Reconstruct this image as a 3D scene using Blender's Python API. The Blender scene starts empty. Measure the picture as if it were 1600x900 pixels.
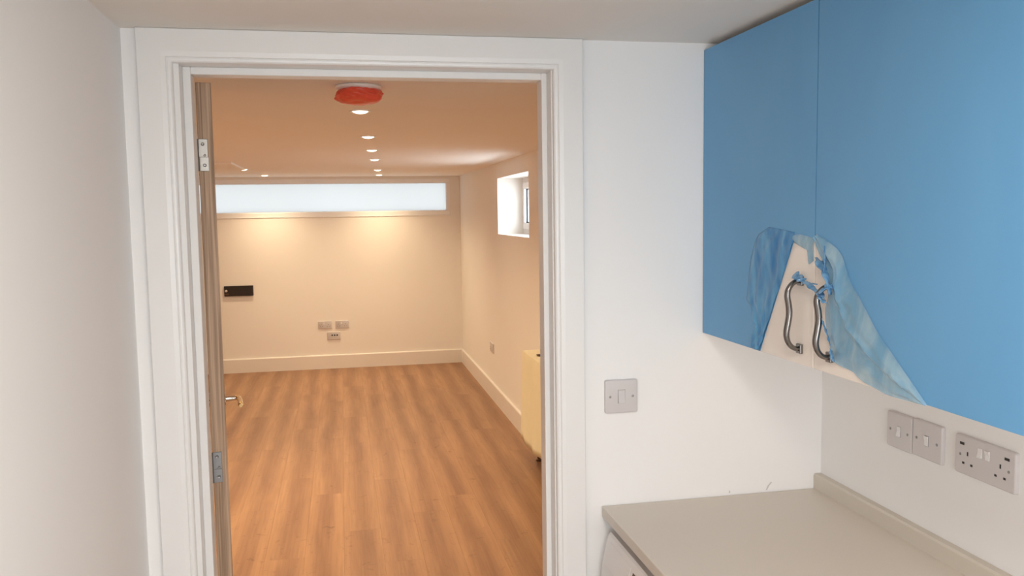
import bpy, bmesh, math, random
from mathutils import Vector, Matrix, noise

random.seed(7)
S = bpy.context.scene
COL = S.collection
R = math.radians

# ------------------------------------------------------------------ camera
cam_data = bpy.data.cameras.new('camera')
cam = bpy.data.objects.new('camera', cam_data)
COL.objects.link(cam)
YAW, PITCH, ROLL, FPX = 0.1967, 0.0881, -0.0147, 1325.24
cy, sy, cp, sp = math.cos(YAW), math.sin(YAW), math.cos(PITCH), math.sin(PITCH)
Fv = Vector((sy * cp, cy * cp, -sp))
Rv = Vector((cy, -sy, 0))
Uv = Rv.cross(Fv)
Rr = Rv * math.cos(ROLL) + Uv * math.sin(ROLL)
Ur = -Rv * math.sin(ROLL) + Uv * math.cos(ROLL)
M = Matrix((Rr, Ur, -Fv)).transposed().to_4x4()
M.translation = Vector((0.0, -2.0343, 1.66))
cam.matrix_world = M
cam_data.sensor_width = 36.0
cam_data.sensor_fit = 'HORIZONTAL'
cam_data.lens = 36.0 * FPX / 1600.0
cam_data.clip_start = 0.02
S.camera = cam

# ------------------------------------------------------------------ view, world
S.view_settings.view_transform = 'Standard'
S.view_settings.look = 'None'
S.view_settings.gamma = 1.0
S.view_settings.use_curve_mapping = False
S.view_settings.exposure = 0.0
S.cycles.max_bounces = 14
S.cycles.diffuse_bounces = 8
S.cycles.glossy_bounces = 4
S.cycles.transparent_max_bounces = 12
S.cycles.use_denoising = True
S.cycles.sample_clamp_indirect = 6.0

world = bpy.data.worlds.new('overcast_sky')
S.world = world
world.use_nodes = True
bg = world.node_tree.nodes['Background']
bg.inputs['Color'].default_value = (0.88, 0.94, 1.0, 1)
bg.inputs['Strength'].default_value = 2.7


def area_light(name, loc, rot, sx, sy_, power, color):
    d = bpy.data.lights.new(name, 'AREA')
    d.shape = 'RECTANGLE'
    d.size, d.size_y = sx, sy_
    d.energy = power
    d.color = color
    o = bpy.data.objects.new(name, d)
    o.location = loc
    o.rotation_euler = rot
    COL.objects.link(o)
    return o


# daylight entering the utility room through the window behind the photographer
area_light('utility_window_daylight', (0.22, -3.70, 1.45), (R(58), 0, 0), 1.20, 0.95, 28.0, (0.96, 0.98, 1.0))
# flush ceiling lamp of the utility room, above and behind the frame's top edge
d_ = area_light('utility_ceiling_lamp', (0.26, -1.55, 2.06), (0, 0, 0), 0.34, 0.34, 11.8, (1.0, 0.93, 0.84))
d_.data.shape = 'DISK'
# daylight entering the right-hand window of the far room
area_light('recess_window_daylight', (1.70, 4.415, 1.75), (0, R(90), 0), 0.42, 1.1, 17.0, (0.86, 0.93, 1.0))
DOWNLIGHT_W = 54.0
DOWNLIGHT_COLOR = (1.0, 0.77, 0.49)


# ------------------------------------------------------------------ materials
def srgb(r, g, b):
    def f(c):
        c /= 255.0
        return c / 12.92 if c <= 0.04045 else ((c + 0.055) / 1.055) ** 2.4
    return (f(r), f(g), f(b), 1)


def new_mat(name):
    m = bpy.data.materials.new(name)
    m.use_nodes = True
    nt = m.node_tree
    return m, nt, nt.nodes['Principled BSDF']


def N(nt, t, **kw):
    n = nt.nodes.new(t)
    for k, v in kw.items():
        setattr(n, k, v)
    return n


def paint(name, col, rough=0.55, var=0.03, scale=6.0, bump=0.0, bscale=180.0, metal=0.0, spec=0.5):
    """plain finish with a faint procedural mottling and fine relief"""
    m, nt, p = new_mat(name)
    tc = N(nt, 'ShaderNodeTexCoord')
    nz = N(nt, 'ShaderNodeTexNoise')
    nz.inputs['Scale'].default_value = scale
    nz.inputs['Detail'].default_value = 3
    nt.links.new(tc.outputs['Object'], nz.inputs['Vector'])
    mx = N(nt, 'ShaderNodeMixRGB')
    c = Vector(col[:3])
    mx.inputs['Color1'].default_value = (*(c * (1 - var)), 1)
    mx.inputs['Color2'].default_value = (*(c * (1 + var)), 1)
    nt.links.new(nz.outputs['Fac'], mx.inputs['Fac'])
    nt.links.new(mx.outputs['Color'], p.inputs['Base Color'])
    p.inputs['Roughness'].default_value = rough
    p.inputs['Metallic'].default_value = metal
    p.inputs['Specular IOR Level'].default_value = spec
    if bump > 0:
        n2 = N(nt, 'ShaderNodeTexNoise')
        n2.inputs['Scale'].default_value = bscale
        nt.links.new(tc.outputs['Object'], n2.inputs['Vector'])
        b = N(nt, 'ShaderNodeBump')
        b.inputs['Strength'].default_value = bump
        b.inputs['Distance'].default_value = 0.002
        nt.links.new(n2.outputs['Fac'], b.inputs['Height'])
        nt.links.new(b.outputs['Normal'], p.inputs['Normal'])
    return m


m_wall = paint('white_wall_paint', (0.835, 0.83, 0.825), 0.75, 0.012, 3, 0.08, 120)
m_far = paint('warm_white_wall_paint', (0.86, 0.84, 0.80), 0.75, 0.012, 3, 0.08, 120)
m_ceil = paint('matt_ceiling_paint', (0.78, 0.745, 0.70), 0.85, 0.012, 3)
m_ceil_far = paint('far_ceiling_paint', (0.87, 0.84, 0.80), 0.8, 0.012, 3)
m_gloss = paint('white_satin_trim_paint', (0.78, 0.775, 0.765), 0.32, 0.015, 5, 0.05, 60)
m_skirt = paint('skirting_paint', (0.80, 0.765, 0.72), 0.35, 0.015, 5)
m_upvc = paint('white_window_frame', (0.88, 0.89, 0.90), 0.3, 0.01, 5)
m_plate = paint('white_moulded_plastic', (0.60, 0.57, 0.57), 0.28, 0.01, 8)
m_plate_w = paint('bright_white_plastic', (0.78, 0.77, 0.77), 0.25, 0.01, 8)
m_dark = paint('dark_slot', (0.02, 0.018, 0.018), 0.6, 0.05, 30)
m_black = paint('black_satin_panel', (0.018, 0.013, 0.012), 0.35, 0.05, 12)
m_grey_screw = paint('grey_screw_metal', (0.32, 0.31, 0.31), 0.35, 0.03, 40, metal=0.8)
m_steel = paint('brushed_steel', (0.36, 0.34, 0.31), 0.45, 0.06, 60, metal=1.0)
m_hinge_dark = paint('dull_grey_steel', (0.27, 0.27, 0.275), 0.45, 0.06, 60, metal=0.7)
m_chrome = paint('polished_chrome', (0.72, 0.70, 0.67), 0.12, 0.02, 20, metal=1.0)
m_chrome_warm_glow = paint('chrome_painted_warm_reflection', (0.80, 0.62, 0.33), 0.18, 0.03, 20, metal=1.0)  # chrome lever, with the warm light it reflects put into its colour
m_pewter = paint('pewter_metal', (0.23, 0.215, 0.205), 0.26, 0.10, 45, metal=1.0)
m_cream = paint('cream_cabinet_finish', (0.82, 0.745, 0.68), 0.35, 0.01, 5)
m_top = paint('stone_grey_laminate', (0.63, 0.575, 0.51), 0.38, 0.03, 260)
m_upstand = paint('stone_grey_upstand', (0.60, 0.55, 0.48), 0.42, 0.03, 260)
m_white_app = paint('white_enamel', (0.76, 0.73, 0.72), 0.3, 0.01, 5)
m_gasket = paint('dark_gasket', (0.03, 0.035, 0.045), 0.5, 0.04, 20)
m_red = paint('red_plastic_bag', (0.80, 0.10, 0.055), 0.32, 0.16, 38, 0.3, 70)
m_cloth = paint('pale_yellow_cloth', (0.78, 0.725, 0.53), 0.9, 0.05, 9, 0.25, 600)
m_leg = paint('dark_brown_wood', (0.10, 0.045, 0.022), 0.45, 0.12, 30)
m_scuff = paint('grey_plaster_scuff', (0.58, 0.56, 0.55), 0.8, 0.1, 90)
m_util_floor = paint('beige_vinyl_floor', (0.40, 0.33, 0.265), 0.5, 0.05, 8)
m_under = paint('underlay_board', (0.12, 0.07, 0.04), 0.8, 0.05, 8)


def oak_floor():
    m, nt, p = new_mat('oak_laminate')
    tc = N(nt, 'ShaderNodeTexCoord')
    oi = N(nt, 'ShaderNodeObjectInfo')
    mul = N(nt, 'ShaderNodeMath', operation='MULTIPLY')
    mul.inputs[1].default_value = 53.0
    nt.links.new(oi.outputs['Random'], mul.inputs[0])
    comb = N(nt, 'ShaderNodeCombineXYZ')
    for i in range(3):
        nt.links.new(mul.outputs[0], comb.inputs[i])
    add = N(nt, 'ShaderNodeVectorMath', operation='ADD')
    nt.links.new(tc.outputs['Object'], add.inputs[0])
    nt.links.new(comb.outputs[0], add.inputs[1])

    def stretched(sx, sy_, detail, dist, rough=0.55):
        mp = N(nt, 'ShaderNodeMapping')
        mp.inputs['Scale'].default_value = (sx, sy_, 1)
        nt.links.new(add.outputs[0], mp.inputs['Vector'])
        z = N(nt, 'ShaderNodeTexNoise')
        z.inputs['Scale'].default_value = 1.0
        z.inputs['Detail'].default_value = detail
        z.inputs['Distortion'].default_value = dist
        z.inputs['Roughness'].default_value = rough
        nt.links.new(mp.outputs[0], z.inputs['Vector'])
        return z

    broad = stretched(9, 0.9, 4, 0.7)
    wander = stretched(2.0, 0.75, 3, 0.3)
    fine = stretched(80, 2.6, 4, 0.3)
    knots = stretched(20, 17, 3, 1.2)
    # each board: pale sapwood along its edges, a darker wandering heart
    sep = N(nt, 'ShaderNodeSeparateXYZ')
    nt.links.new(tc.outputs['Object'], sep.inputs[0])
    wm_ = N(nt, 'ShaderNodeMapRange')
    wm_.inputs['To Min'].default_value = -0.07
    wm_.inputs['To Max'].default_value = 0.07
    nt.links.new(wander.outputs['Fac'], wm_.inputs['Value'])
    ax = N(nt, 'ShaderNodeMath', operation='ADD')
    nt.links.new(sep.outputs['X'], ax.inputs[0])
    nt.links.new(wm_.outputs[0], ax.inputs[1])
    ab = N(nt, 'ShaderNodeMath', operation='ABSOLUTE')
    nt.links.new(ax.outputs[0], ab.inputs[0])
    hr = N(nt, 'ShaderNodeMapRange', interpolation_type='SMOOTHSTEP')
    hr.inputs['From Min'].default_value = 0.008
    hr.inputs['From Max'].default_value = 0.085
    hr.inputs['To Min'].default_value = 0.0
    hr.inputs['To Max'].default_value = 1.0
    nt.links.new(ab.outputs[0], hr.inputs['Value'])
    mixf = N(nt, 'ShaderNodeMixRGB')
    mixf.inputs['Fac'].default_value = 0.30
    nt.links.new(broad.outputs['Fac'], mixf.inputs['Color1'])
    nt.links.new(hr.outputs[0], mixf.inputs['Color2'])
    cr = N(nt, 'ShaderNodeValToRGB')
    cr.color_ramp.elements[0].position = 0.18
    cr.color_ramp.elements[0].color = (0.225, 0.114, 0.063, 1)
    cr.color_ramp.elements[1].position = 0.82
    cr.color_ramp.elements[1].color = (0.415, 0.236, 0.126, 1)
    e = cr.color_ramp.elements.new(0.50)
    e.color = (0.322, 0.175, 0.095, 1)
    nt.links.new(mixf.outputs['Color'], cr.inputs['Fac'])
    fr = N(nt, 'ShaderNodeValToRGB')
    fr.color_ramp.elements[0].position = 0.30
    fr.color_ramp.elements[0].color = (0.84, 0.82, 0.80, 1)
    fr.color_ramp.elements[1].position = 0.62
    fr.color_ramp.elements[1].color = (1.0, 1.0, 1.0, 1)
    nt.links.new(fine.outputs['Fac'], fr.inputs['Fac'])
    mx = N(nt, 'ShaderNodeMixRGB', blend_type='MULTIPLY')
    mx.inputs['Fac'].default_value = 1.0
    nt.links.new(cr.outputs['Color'], mx.inputs['Color1'])
    nt.links.new(fr.outputs['Color'], mx.inputs['Color2'])
    kr = N(nt, 'ShaderNodeValToRGB')
    kr.color_ramp.elements[0].position = 0.24
    kr.color_ramp.elements[0].color = (0.62, 0.58, 0.55, 1)
    kr.color_ramp.elements[1].position = 0.38
    kr.color_ramp.elements[1].color = (1.0, 1.0, 1.0, 1)
    nt.links.new(knots.outputs['Fac'], kr.inputs['Fac'])
    mk = N(nt, 'ShaderNodeMixRGB', blend_type='MULTIPLY')
    mk.inputs['Fac'].default_value = 0.8
    nt.links.new(mx.outputs['Color'], mk.inputs['Color1'])
    nt.links.new(kr.outputs['Color'], mk.inputs['Color2'])
    hs = N(nt, 'ShaderNodeHueSaturation')
    mr = N(nt, 'ShaderNodeMapRange')
    mr.inputs['To Min'].default_value = 0.975
    mr.inputs['To Max'].default_value = 1.025
    nt.links.new(oi.outputs['Random'], mr.inputs['Value'])
    nt.links.new(mr.outputs[0], hs.inputs['Value'])
    nt.links.new(mk.outputs['Color'], hs.inputs['Color'])
    nt.links.new(hs.outputs['Color'], p.inputs['Base Color'])
    p.inputs['Roughness'].default_value = 0.42
    p.inputs['Specular IOR Level'].default_value = 0.35
    b = N(nt, 'ShaderNodeBump')
    b.inputs['Strength'].default_value = 0.12
    b.inputs['Distance'].default_value = 0.001
    nt.links.new(fine.outputs['Fac'], b.inputs['Height'])
    nt.links.new(b.outputs['Normal'], p.inputs['Normal'])
    return m


def door_wood():
    m, nt, p = new_mat('grey_oak_door_edge')
    tc = N(nt, 'ShaderNodeTexCoord')
    mp = N(nt, 'ShaderNodeMapping')
    mp.inputs['Scale'].default_value = (150, 150, 2.2)
    nt.links.new(tc.outputs['Object'], mp.inputs['Vector'])
    z = N(nt, 'ShaderNodeTexNoise')
    z.inputs['Scale'].default_value = 1.0
    z.inputs['Detail'].default_value = 4
    z.inputs['Distortion'].default_value = 0.6
    nt.links.new(mp.outputs[0], z.inputs['Vector'])
    cr = N(nt, 'ShaderNodeValToRGB')
    cr.color_ramp.elements[0].position = 0.34
    cr.color_ramp.elements[0].color = (0.25, 0.155, 0.092, 1)
    cr.color_ramp.elements[1].position = 0.64
    cr.color_ramp.elements[1].color = (0.53, 0.365, 0.245, 1)
    nt.links.new(z.outputs['Fac'], cr.inputs['Fac'])
    nt.links.new(cr.outputs['Color'], p.inputs['Base Color'])
    p.inputs['Roughness'].default_value = 0.6
    b = N(nt, 'ShaderNodeBump')
    b.inputs['Strength'].default_value = 0.3
    b.inputs['Distance'].default_value = 0.001
    nt.links.new(z.outputs['Fac'], b.inputs['Height'])
    nt.links.new(b.outputs['Normal'], p.inputs['Normal'])
    return m


def film(name, c1, c2, rough, clear, scale=(4, 4, 4), bump=0.0, glint=0.5):
    """thin plastic film: coloured, glossy, partly see-through"""
    m, nt, p = new_mat(name)
    tc = N(nt, 'ShaderNodeTexCoord')
    mp = N(nt, 'ShaderNodeMapping')
    mp.inputs['Scale'].default_value = scale
    nt.links.new(tc.outputs['Object'], mp.inputs['Vector'])
    z = N(nt, 'ShaderNodeTexNoise')
    z.inputs['Scale'].default_value = 1.0
    z.inputs['Detail'].default_value = 4
    z.inputs['Distortion'].default_value = 0.8
    nt.links.new(mp.outputs[0], z.inputs['Vector'])
    cr = N(nt, 'ShaderNodeValToRGB')
    cr.color_ramp.elements[0].position = 0.35
    cr.color_ramp.elements[0].color = c1
    cr.color_ramp.elements[1].position = 0.65
    cr.color_ramp.elements[1].color = c2
    nt.links.new(z.outputs['Fac'], cr.inputs['Fac'])
    nt.links.new(cr.outputs['Color'], p.inputs['Base Color'])
    p.inputs['Roughness'].default_value = rough
    p.inputs['Specular IOR Level'].default_value = glint
    if bump > 0:
        b = N(nt, 'ShaderNodeBump')
        b.inputs['Strength'].default_value = bump
        b.inputs['Distance'].default_value = 0.004
        nt.links.new(z.outputs['Fac'], b.inputs['Height'])
        nt.links.new(b.outputs['Normal'], p.inputs['Normal'])
    if clear > 0:
        tr = N(nt, 'ShaderNodeBsdfTransparent')
        tr.inputs['Color'].default_value = (0.72, 0.86, 0.96, 1)
        mix = N(nt, 'ShaderNodeMixShader')
        mix.inputs['Fac'].default_value = clear
        nt.links.new(p.outputs[0], mix.inputs[1])
        nt.links.new(tr.outputs[0], mix.inputs[2])
        nt.links.new(mix.outputs[0], nt.nodes['Material Output'].inputs['Surface'])
    return m


def frosted():
    m, nt, p = new_mat('frosted_glass')
    t = N(nt, 'ShaderNodeBsdfTranslucent')
    t.inputs['Color'].default_value = (0.64, 0.64, 0.63, 1)
    g = N(nt, 'ShaderNodeBsdfGlossy')
    g.inputs['Roughness'].default_value = 0.25
    mix = N(nt, 'ShaderNodeMixShader')
    mix.inputs['Fac'].default_value = 0.05
    nt.links.new(t.outputs[0], mix.inputs[1])
    nt.links.new(g.outputs[0], mix.inputs[2])
    nt.links.new(mix.outputs[0], nt.nodes['Material Output'].inputs['Surface'])
    return m


def clear_glass():
    m, nt, p = new_mat('clear_glass')
    t = N(nt, 'ShaderNodeBsdfTransparent')
    t.inputs['Color'].default_value = (0.93, 0.95, 0.95, 1)
    g = N(nt, 'ShaderNodeBsdfGlossy')
    g.inputs['Roughness'].default_value = 0.03
    mix = N(nt, 'ShaderNodeMixShader')
    mix.inputs['Fac'].default_value = 0.08
    nt.links.new(t.outputs[0], mix.inputs[1])
    nt.links.new(g.outputs[0], mix.inputs[2])
    nt.links.new(mix.outputs[0], nt.nodes['Material Output'].inputs['Surface'])
    return m


def lamp_glow():
    m, nt, p = new_mat('lit_lamp_lens')
    p.inputs['Base Color'].default_value = (1, 0.95, 0.85, 1)
    p.inputs['Emission Color'].default_value = (1.0, 0.86, 0.62, 1)
    p.inputs['Emission Strength'].default_value = 9.0
    return m


m_oak = oak_floor()
m_door = door_wood()
m_film = film('blue_protective_film', (0.122, 0.325, 0.57, 1), (0.137, 0.35, 0.595, 1), 0.42, 0.0, (3, 3, 1.2), 0.0, 0.35)
m_fold = film('doubled_blue_film', (0.035, 0.185, 0.42, 1), (0.115, 0.335, 0.565, 1), 0.30, 0.0, (34, 34, 9), 0.35, 0.5)
m_loose = film('loose_blue_film', (0.17, 0.40, 0.60, 1), (0.42, 0.60, 0.70, 1), 0.13, 0.36, (20, 20, 8), 0.4, 0.9)
m_shred = film('twisted_blue_film', (0.075, 0.23, 0.45, 1), (0.22, 0.42, 0.62, 1), 0.2, 0.12, (60, 60, 60), 0.2, 0.7)
m_frost = frosted()
m_glass = clear_glass()
m_lamp = lamp_glow()


# ------------------------------------------------------------------ mesh helpers
def bx(bm, x0, x1, y0, y1, z0, z1, bev=0.0, seg=2):
    r = bmesh.ops.create_cube(bm, size=1.0)
    vs = r['verts']
    for v in vs:
        v.co = Vector((x0 if v.co.x < 0 else x1, y0 if v.co.y < 0 else y1, z0 if v.co.z < 0 else z1))
    if bev > 0:
        es = list({e for v in vs for e in v.link_edges})
        bmesh.ops.bevel(bm, geom=es, offset=bev, segments=seg, profile=0.5, affect='EDGES')
    return bm


def box(*a, **k):
    return bx(bmesh.new(), *a, **k)


def prism(bm, pts, axis, a0, a1):
    """closed polygon pts (2D) extruded along an axis: 'x' -> (y,z), 'y' -> (x,z), 'z' -> (x,y)"""
    def mk(p, a):
        return {'x': (a, p[0], p[1]), 'y': (p[0], a, p[1]), 'z': (p[0], p[1], a)}[axis]
    v0 = [bm.verts.new(mk(p, a0)) for p in pts]
    v1 = [bm.verts.new(mk(p, a1)) for p in pts]
    n = len(pts)
    bm.faces.new(v0)
    bm.faces.new(v1[::-1])
    for i in range(n):
        bm.faces.new((v0[i], v0[(i + 1) % n], v1[(i + 1) % n], v1[i]))
    bmesh.ops.recalc_face_normals(bm, faces=bm.faces[:])
    return bm


def lathe(bm, prof, center, axis='z', seg=32):
    """prof: list of (radius, height); closed at the ends"""
    rings = []
    c = Vector(center)
    for r, h in prof:
        ring = []
        for i in range(seg):
            a = 2 * math.pi * i / seg
            u, w = r * math.cos(a), r * math.sin(a)
            d = {'z': (u, w, h), 'x': (h, u, w), 'y': (u, h, w)}[axis]
            ring.append(bm.verts.new(c + Vector(d)))
        rings.append(ring)
    for a, b in zip(rings, rings[1:]):
        for i in range(seg):
            bm.faces.new((a[i], a[(i + 1) % seg], b[(i + 1) % seg], b[i]))
    bm.faces.new(rings[0][::-1])
    bm.faces.new(rings[-1])
    bmesh.ops.recalc_face_normals(bm, faces=bm.faces[:])
    return bm


def spline(pts, n):
    """Catmull-Rom through pts"""
    P = [Vector(p) for p in pts]
    P = [P[0] * 2 - P[1]] + P + [P[-1] * 2 - P[-2]]
    out = []
    m = len(P) - 3
    for k in range(n + 1):
        t = k / n * m
        i = min(int(t), m - 1)
        t -= i
        a, b, c, d = P[i:i + 4]
        out.append(0.5 * ((2 * b) + (c - a) * t + (2 * a - 5 * b + 4 * c - d) * t * t + (3 * b - a - 3 * c + d) * t ** 3))
    return out


def tube(bm, pts, rad, seg=12, up=(0, 1, 0), ru=1.0, rv=1.0):
    """swept ellipse; rad number or list"""
    n = len(pts)
    rings = []
    for i, p in enumerate(pts):
        t = (pts[min(i + 1, n - 1)] - pts[max(i - 1, 0)]).normalized()
        u = Vector(up)
        u = (u - t * u.dot(t)).normalized()
        v = t.cross(u)
        r = rad[i] if isinstance(rad, (list, tuple)) else rad
        rings.append([bm.verts.new(p + u * (math.cos(2 * math.pi * k / seg) * r * ru) + v * (math.sin(2 * math.pi * k / seg) * r * rv)) for k in range(seg)])
    for a, b in zip(rings, rings[1:]):
        for k in range(seg):
            bm.faces.new((a[k], a[(k + 1) % seg], b[(k + 1) % seg], b[k]))
    bm.faces.new(rings[0][::-1])
    bm.faces.new(rings[-1])
    bmesh.ops.recalc_face_normals(bm, faces=bm.faces[:])
    return bm


def wloc(o):
    v = Vector((0, 0, 0))
    while o is not None:
        v += o.location
        o = o.parent
    return v


def obj(name, bm, mat, parent=None, smooth=False, local=False, origin=None):
    """one mesh object. Shapes come in world coordinates unless local; parents here are unrotated then."""
    me = bpy.data.meshes.new(name)
    if local:
        off = Vector((0, 0, 0))
    elif parent is not None:
        off = wloc(parent)
    else:
        if origin is None:
            xs = [v.co for v in bm.verts]
            origin = Vector(((min(c.x for c in xs) + max(c.x for c in xs)) / 2, (min(c.y for c in xs) + max(c.y for c in xs)) / 2, min(c.z for c in xs)))
        off = Vector(origin)
    for v in bm.verts:
        v.co -= off
    for f in bm.faces:
        f.smooth = smooth
    bm.to_mesh(me)
    bm.free()
    me.materials.append(mat)
    if smooth:
        try:
            me.set_sharp_from_angle(angle=R(40))
        except Exception:
            pass
    o = bpy.data.objects.new(name, me)
    COL.objects.link(o)
    if parent is not None:
        o.parent = parent
    elif not local:
        o.location = off
    return o


def empty(name, loc, rz=0.0):
    o = bpy.data.objects.new(name, None)
    o.location = loc
    o.rotation_euler = (0, 0, rz)
    o.empty_display_size = 0.05
    COL.objects.link(o)
    return o


def tag(o, label, cat, group=None):
    o['label'] = label
    o['category'] = cat
    if group:
        o['group'] = group
    return o


def struct(o):
    o['kind'] = 'structure'
    return o


def copy_thing(src, loc, rz):
    c = src.copy()
    COL.objects.link(c)
    c.location = loc
    c.rotation_euler = (0, 0, rz)
    for ch in list(src.children):
        d = ch.copy()
        COL.objects.link(d)
        d.parent = c
        for g in list(ch.children):
            e = g.copy()
            COL.objects.link(e)
            e.parent = d
    return c


# ------------------------------------------------------------------ dimensions
CEIL = 2.077
XL, XR = -0.463, 1.2487           # utility room side walls
WT = 0.13                          # thickness of the wall with the doorway
YF = 7.33                          # far wall
XFR, XFL = 1.293, -2.65            # far room side walls
YB = -3.60                         # wall behind the photographer
OL, OR, OT = -0.372, 0.536, 2.03   # rough opening for the lining
FACE = 0.905                       # front plane of the wall cupboard doors

# ------------------------------------------------------------------ structure
bm = bmesh.new()
bx(bm, XL - 0.1, OL, 0, WT, 0, CEIL)
bx(bm, OR, XFR + 0.1, 0, WT, 0, CEIL)
bx(bm, OL, OR, 0, WT, OT, CEIL)
bx(bm, XFL - 0.1, XL - 0.1, 0, WT, 0, CEIL)
wall_front = struct(obj('wall_front', bm, m_wall))
struct(obj('wall_left', box(XL - 0.1, XL, YB, 0, 0, CEIL), m_wall))
struct(obj('wall_right', box(XR, XR + 0.1, YB, 0, 0, CEIL), m_wall))
bm = bmesh.new()
WBX0, WBX1, WBZ0, WBZ1 = -0.41, 0.85, 0.95, 1.95
bx(bm, XL - 0.1, WBX0, YB - 0.1, YB, 0, CEIL)
bx(bm, WBX1, XR + 0.1, YB - 0.1, YB, 0, CEIL)
bx(bm, WBX0, WBX1, YB - 0.1, YB, 0, WBZ0)
bx(bm, WBX0, WBX1, YB - 0.1, YB, WBZ1, CEIL)
struct(obj('wall_back', bm, m_wall))
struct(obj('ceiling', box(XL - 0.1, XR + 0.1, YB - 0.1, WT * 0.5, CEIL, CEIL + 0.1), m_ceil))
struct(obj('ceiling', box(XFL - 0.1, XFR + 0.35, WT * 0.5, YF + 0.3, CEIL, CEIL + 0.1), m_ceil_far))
struct(obj('floor', box(XL - 0.1, XR + 0.1, YB - 0.1, 0.065, -0.1, 0.0), m_util_floor))

# far room: end wall with the slot window, right wall with the recessed window
WX0, WX1, WZ0, WZ1 = -1.95, 1.182, 1.653, 2.051
bm = bmesh.new()
bx(bm, XFL - 0.1, WX0, YF, YF + 0.1, 0, CEIL)
bx(bm, WX1, XFR + 0.3, YF, YF + 0.1, 0, CEIL)
bx(bm, WX0, WX1, YF, YF + 0.1, 0, WZ0)
bx(bm, WX0, WX1, YF, YF + 0.1, WZ1, CEIL)
struct(obj('wall_far', bm, m_far))
RY0, RY1, RZ0, RZ1 = 3.81, 5.02, 1.485, 1.951
bm = bmesh.new()
bx(bm, XFR, XFR + 0.3, WT, RY0, 0, CEIL)
bx(bm, XFR, XFR + 0.3, RY1, YF, 0, CEIL)
bx(bm, XFR, XFR + 0.3, RY0, RY1, 0, RZ0)
bx(bm, XFR, XFR + 0.3, RY0, RY1, RZ1, CEIL)
struct(obj('wall_far_right', bm, m_far))
struct(obj('wall_far_left', box(XFL - 0.1, XFL, WT, YF, 0, CEIL), m_far))

# floor of planks
floor2 = struct(obj('floor', box(XFL - 0.1, XFR + 0.1, 0.065, YF + 0.1, -0.1, -0.008), m_under))
PW, PL, GAP = 0.19, 1.29, 0.0003
plank_me = {}


def plank_mesh(w, l):
    k = (round(w, 4), round(l, 4))
    if k not in plank_me:
        b = bmesh.new()
        t = 0.0004
        pts = [(-w / 2, -0.008), (w / 2, -0.008), (w / 2, -t), (w / 2 - t, 0), (-w / 2 + t, 0), (-w / 2, -t)]
        prism(b, pts, 'y', -l / 2, l / 2)
        me = bpy.data.meshes.new('plank')
        b.to_mesh(me)
        b.free()
        me.materials.append(m_oak)
        plank_me[k] = me
    return plank_me[k]


fl = wloc(floor2)
row, x = 0, XFR
while x > -1.95:
    x0 = x - PW
    y = 0.07 - [0.25, 0.9, 0.55, 1.1, 0.05, 0.7][row % 6]
    while y < YF:
        ya, yb = max(y, 0.07), min(y + PL, YF)
        if yb - ya > 0.05:
            p = bpy.data.objects.new('plank', plank_mesh(PW - GAP, yb - ya - GAP))
            COL.objects.link(p)
            p.parent = floor2
            p.location = Vector(((x + x0) / 2, (ya + yb) / 2, 0)) - fl
        y += PL
    x = x0
    row += 1
b = bmesh.new()
bx(b, XFL, x, 0.07, YF, -0.008, 0.0)
obj('hidden_boards', b, m_oak, floor2)['kind'] = 'stuff'

# skirting boards of the far room
SK = [(0, 0), (0.018, 0), (0.018, 0.139), (0.0168, 0.1445), (0.0135, 0.1485), (0.010, 0.150), (0, 0.150)]
struct(obj('baseboard_far', prism(bmesh.new(), [(YF - a, h) for a, h in SK], 'x', XFL, XFR), m_skirt))
struct(obj('baseboard_right', prism(bmesh.new(), [(XFR - a, h) for a, h in SK], 'y', WT, YF - 0.0), m_skirt))
struct(obj('baseboard_left', prism(bmesh.new(), [(XFL + a, h) for a, h in SK], 'y', WT, YF), m_skirt))

# ------------------------------------------------------------------ door surround (lining, stops, architrave)
surround = struct(empty('trim_1', (0.08, 0.0, 0.0)))
JL, JR, JT = -0.345, 0.509, 2.003      # faces of the lining
obj('door_jamb', box(OL, JL, 0.0, WT, 0, OT), m_gloss, surround)
obj('door_jamb', box(JR, OR, 0.0, WT, 0, OT), m_gloss, surround)
obj('door_head', box(JL, JR, 0.0, WT, JT, OT), m_gloss, surround)
obj('door_stop', box(JL, JL + 0.018, 0.040, 0.090, 0, JT, bev=0.002), m_gloss, surround)
obj('door_stop', box(JR - 0.014, JR, 0.040, 0.090, 0, JT, bev=0.002), m_gloss, surround)
obj('door_stop', box(JL + 0.018, JR - 0.014, 0.040, 0.090, JT - 0.017, JT, bev=0.002), m_gloss, surround)
# architrave section: distance from outer edge, thickness
AW = 0.0735
AP = [(0, 0), (0, 0.017), (0.002, 0.019), (0.050, 0.019), (0.0525, 0.0187), (0.060, 0.0179), (0.0612, 0.0172),
      (0.0620, 0.0142), (0.0630, 0.0138), (0.0650, 0.0146), (0.0690, 0.0140), (0.0722, 0.0115), (AW, 0.007), (AW, 0)]
AXL, AXR, AZT = -0.430, 0.585, CEIL - 0.0005


def architrave(side):
    b = bmesh.new()
    rows0, rows1 = [], []
    for d, t in AP:
        if side == 'l':
            rows0.append((AXL + d, -t, 0)); rows1.append((AXL + d, -t, AZT - d))
        elif side == 'r':
            rows0.append((AXR - d, -t, 0)); rows1.append((AXR - d, -t, AZT - d))
        else:
            rows0.append((AXL + d, -t, AZT - d)); rows1.append((AXR - d, -t, AZT - d))
    v0 = [b.verts.new(p) for p in rows0]
    v1 = [b.verts.new(p) for p in rows1]
    n = len(v0)
    for i in range(n):
        b.faces.new((v0[i], v0[(i + 1) % n], v1[(i + 1) % n], v1[i]))
    b.faces.new(v0)
    b.faces.new(v1[::-1])
    bmesh.ops.recalc_face_normals(b, faces=b.faces[:])
    return b


for s in 'lrt':
    obj('architrave', architrave(s), m_gloss, surround)
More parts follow.
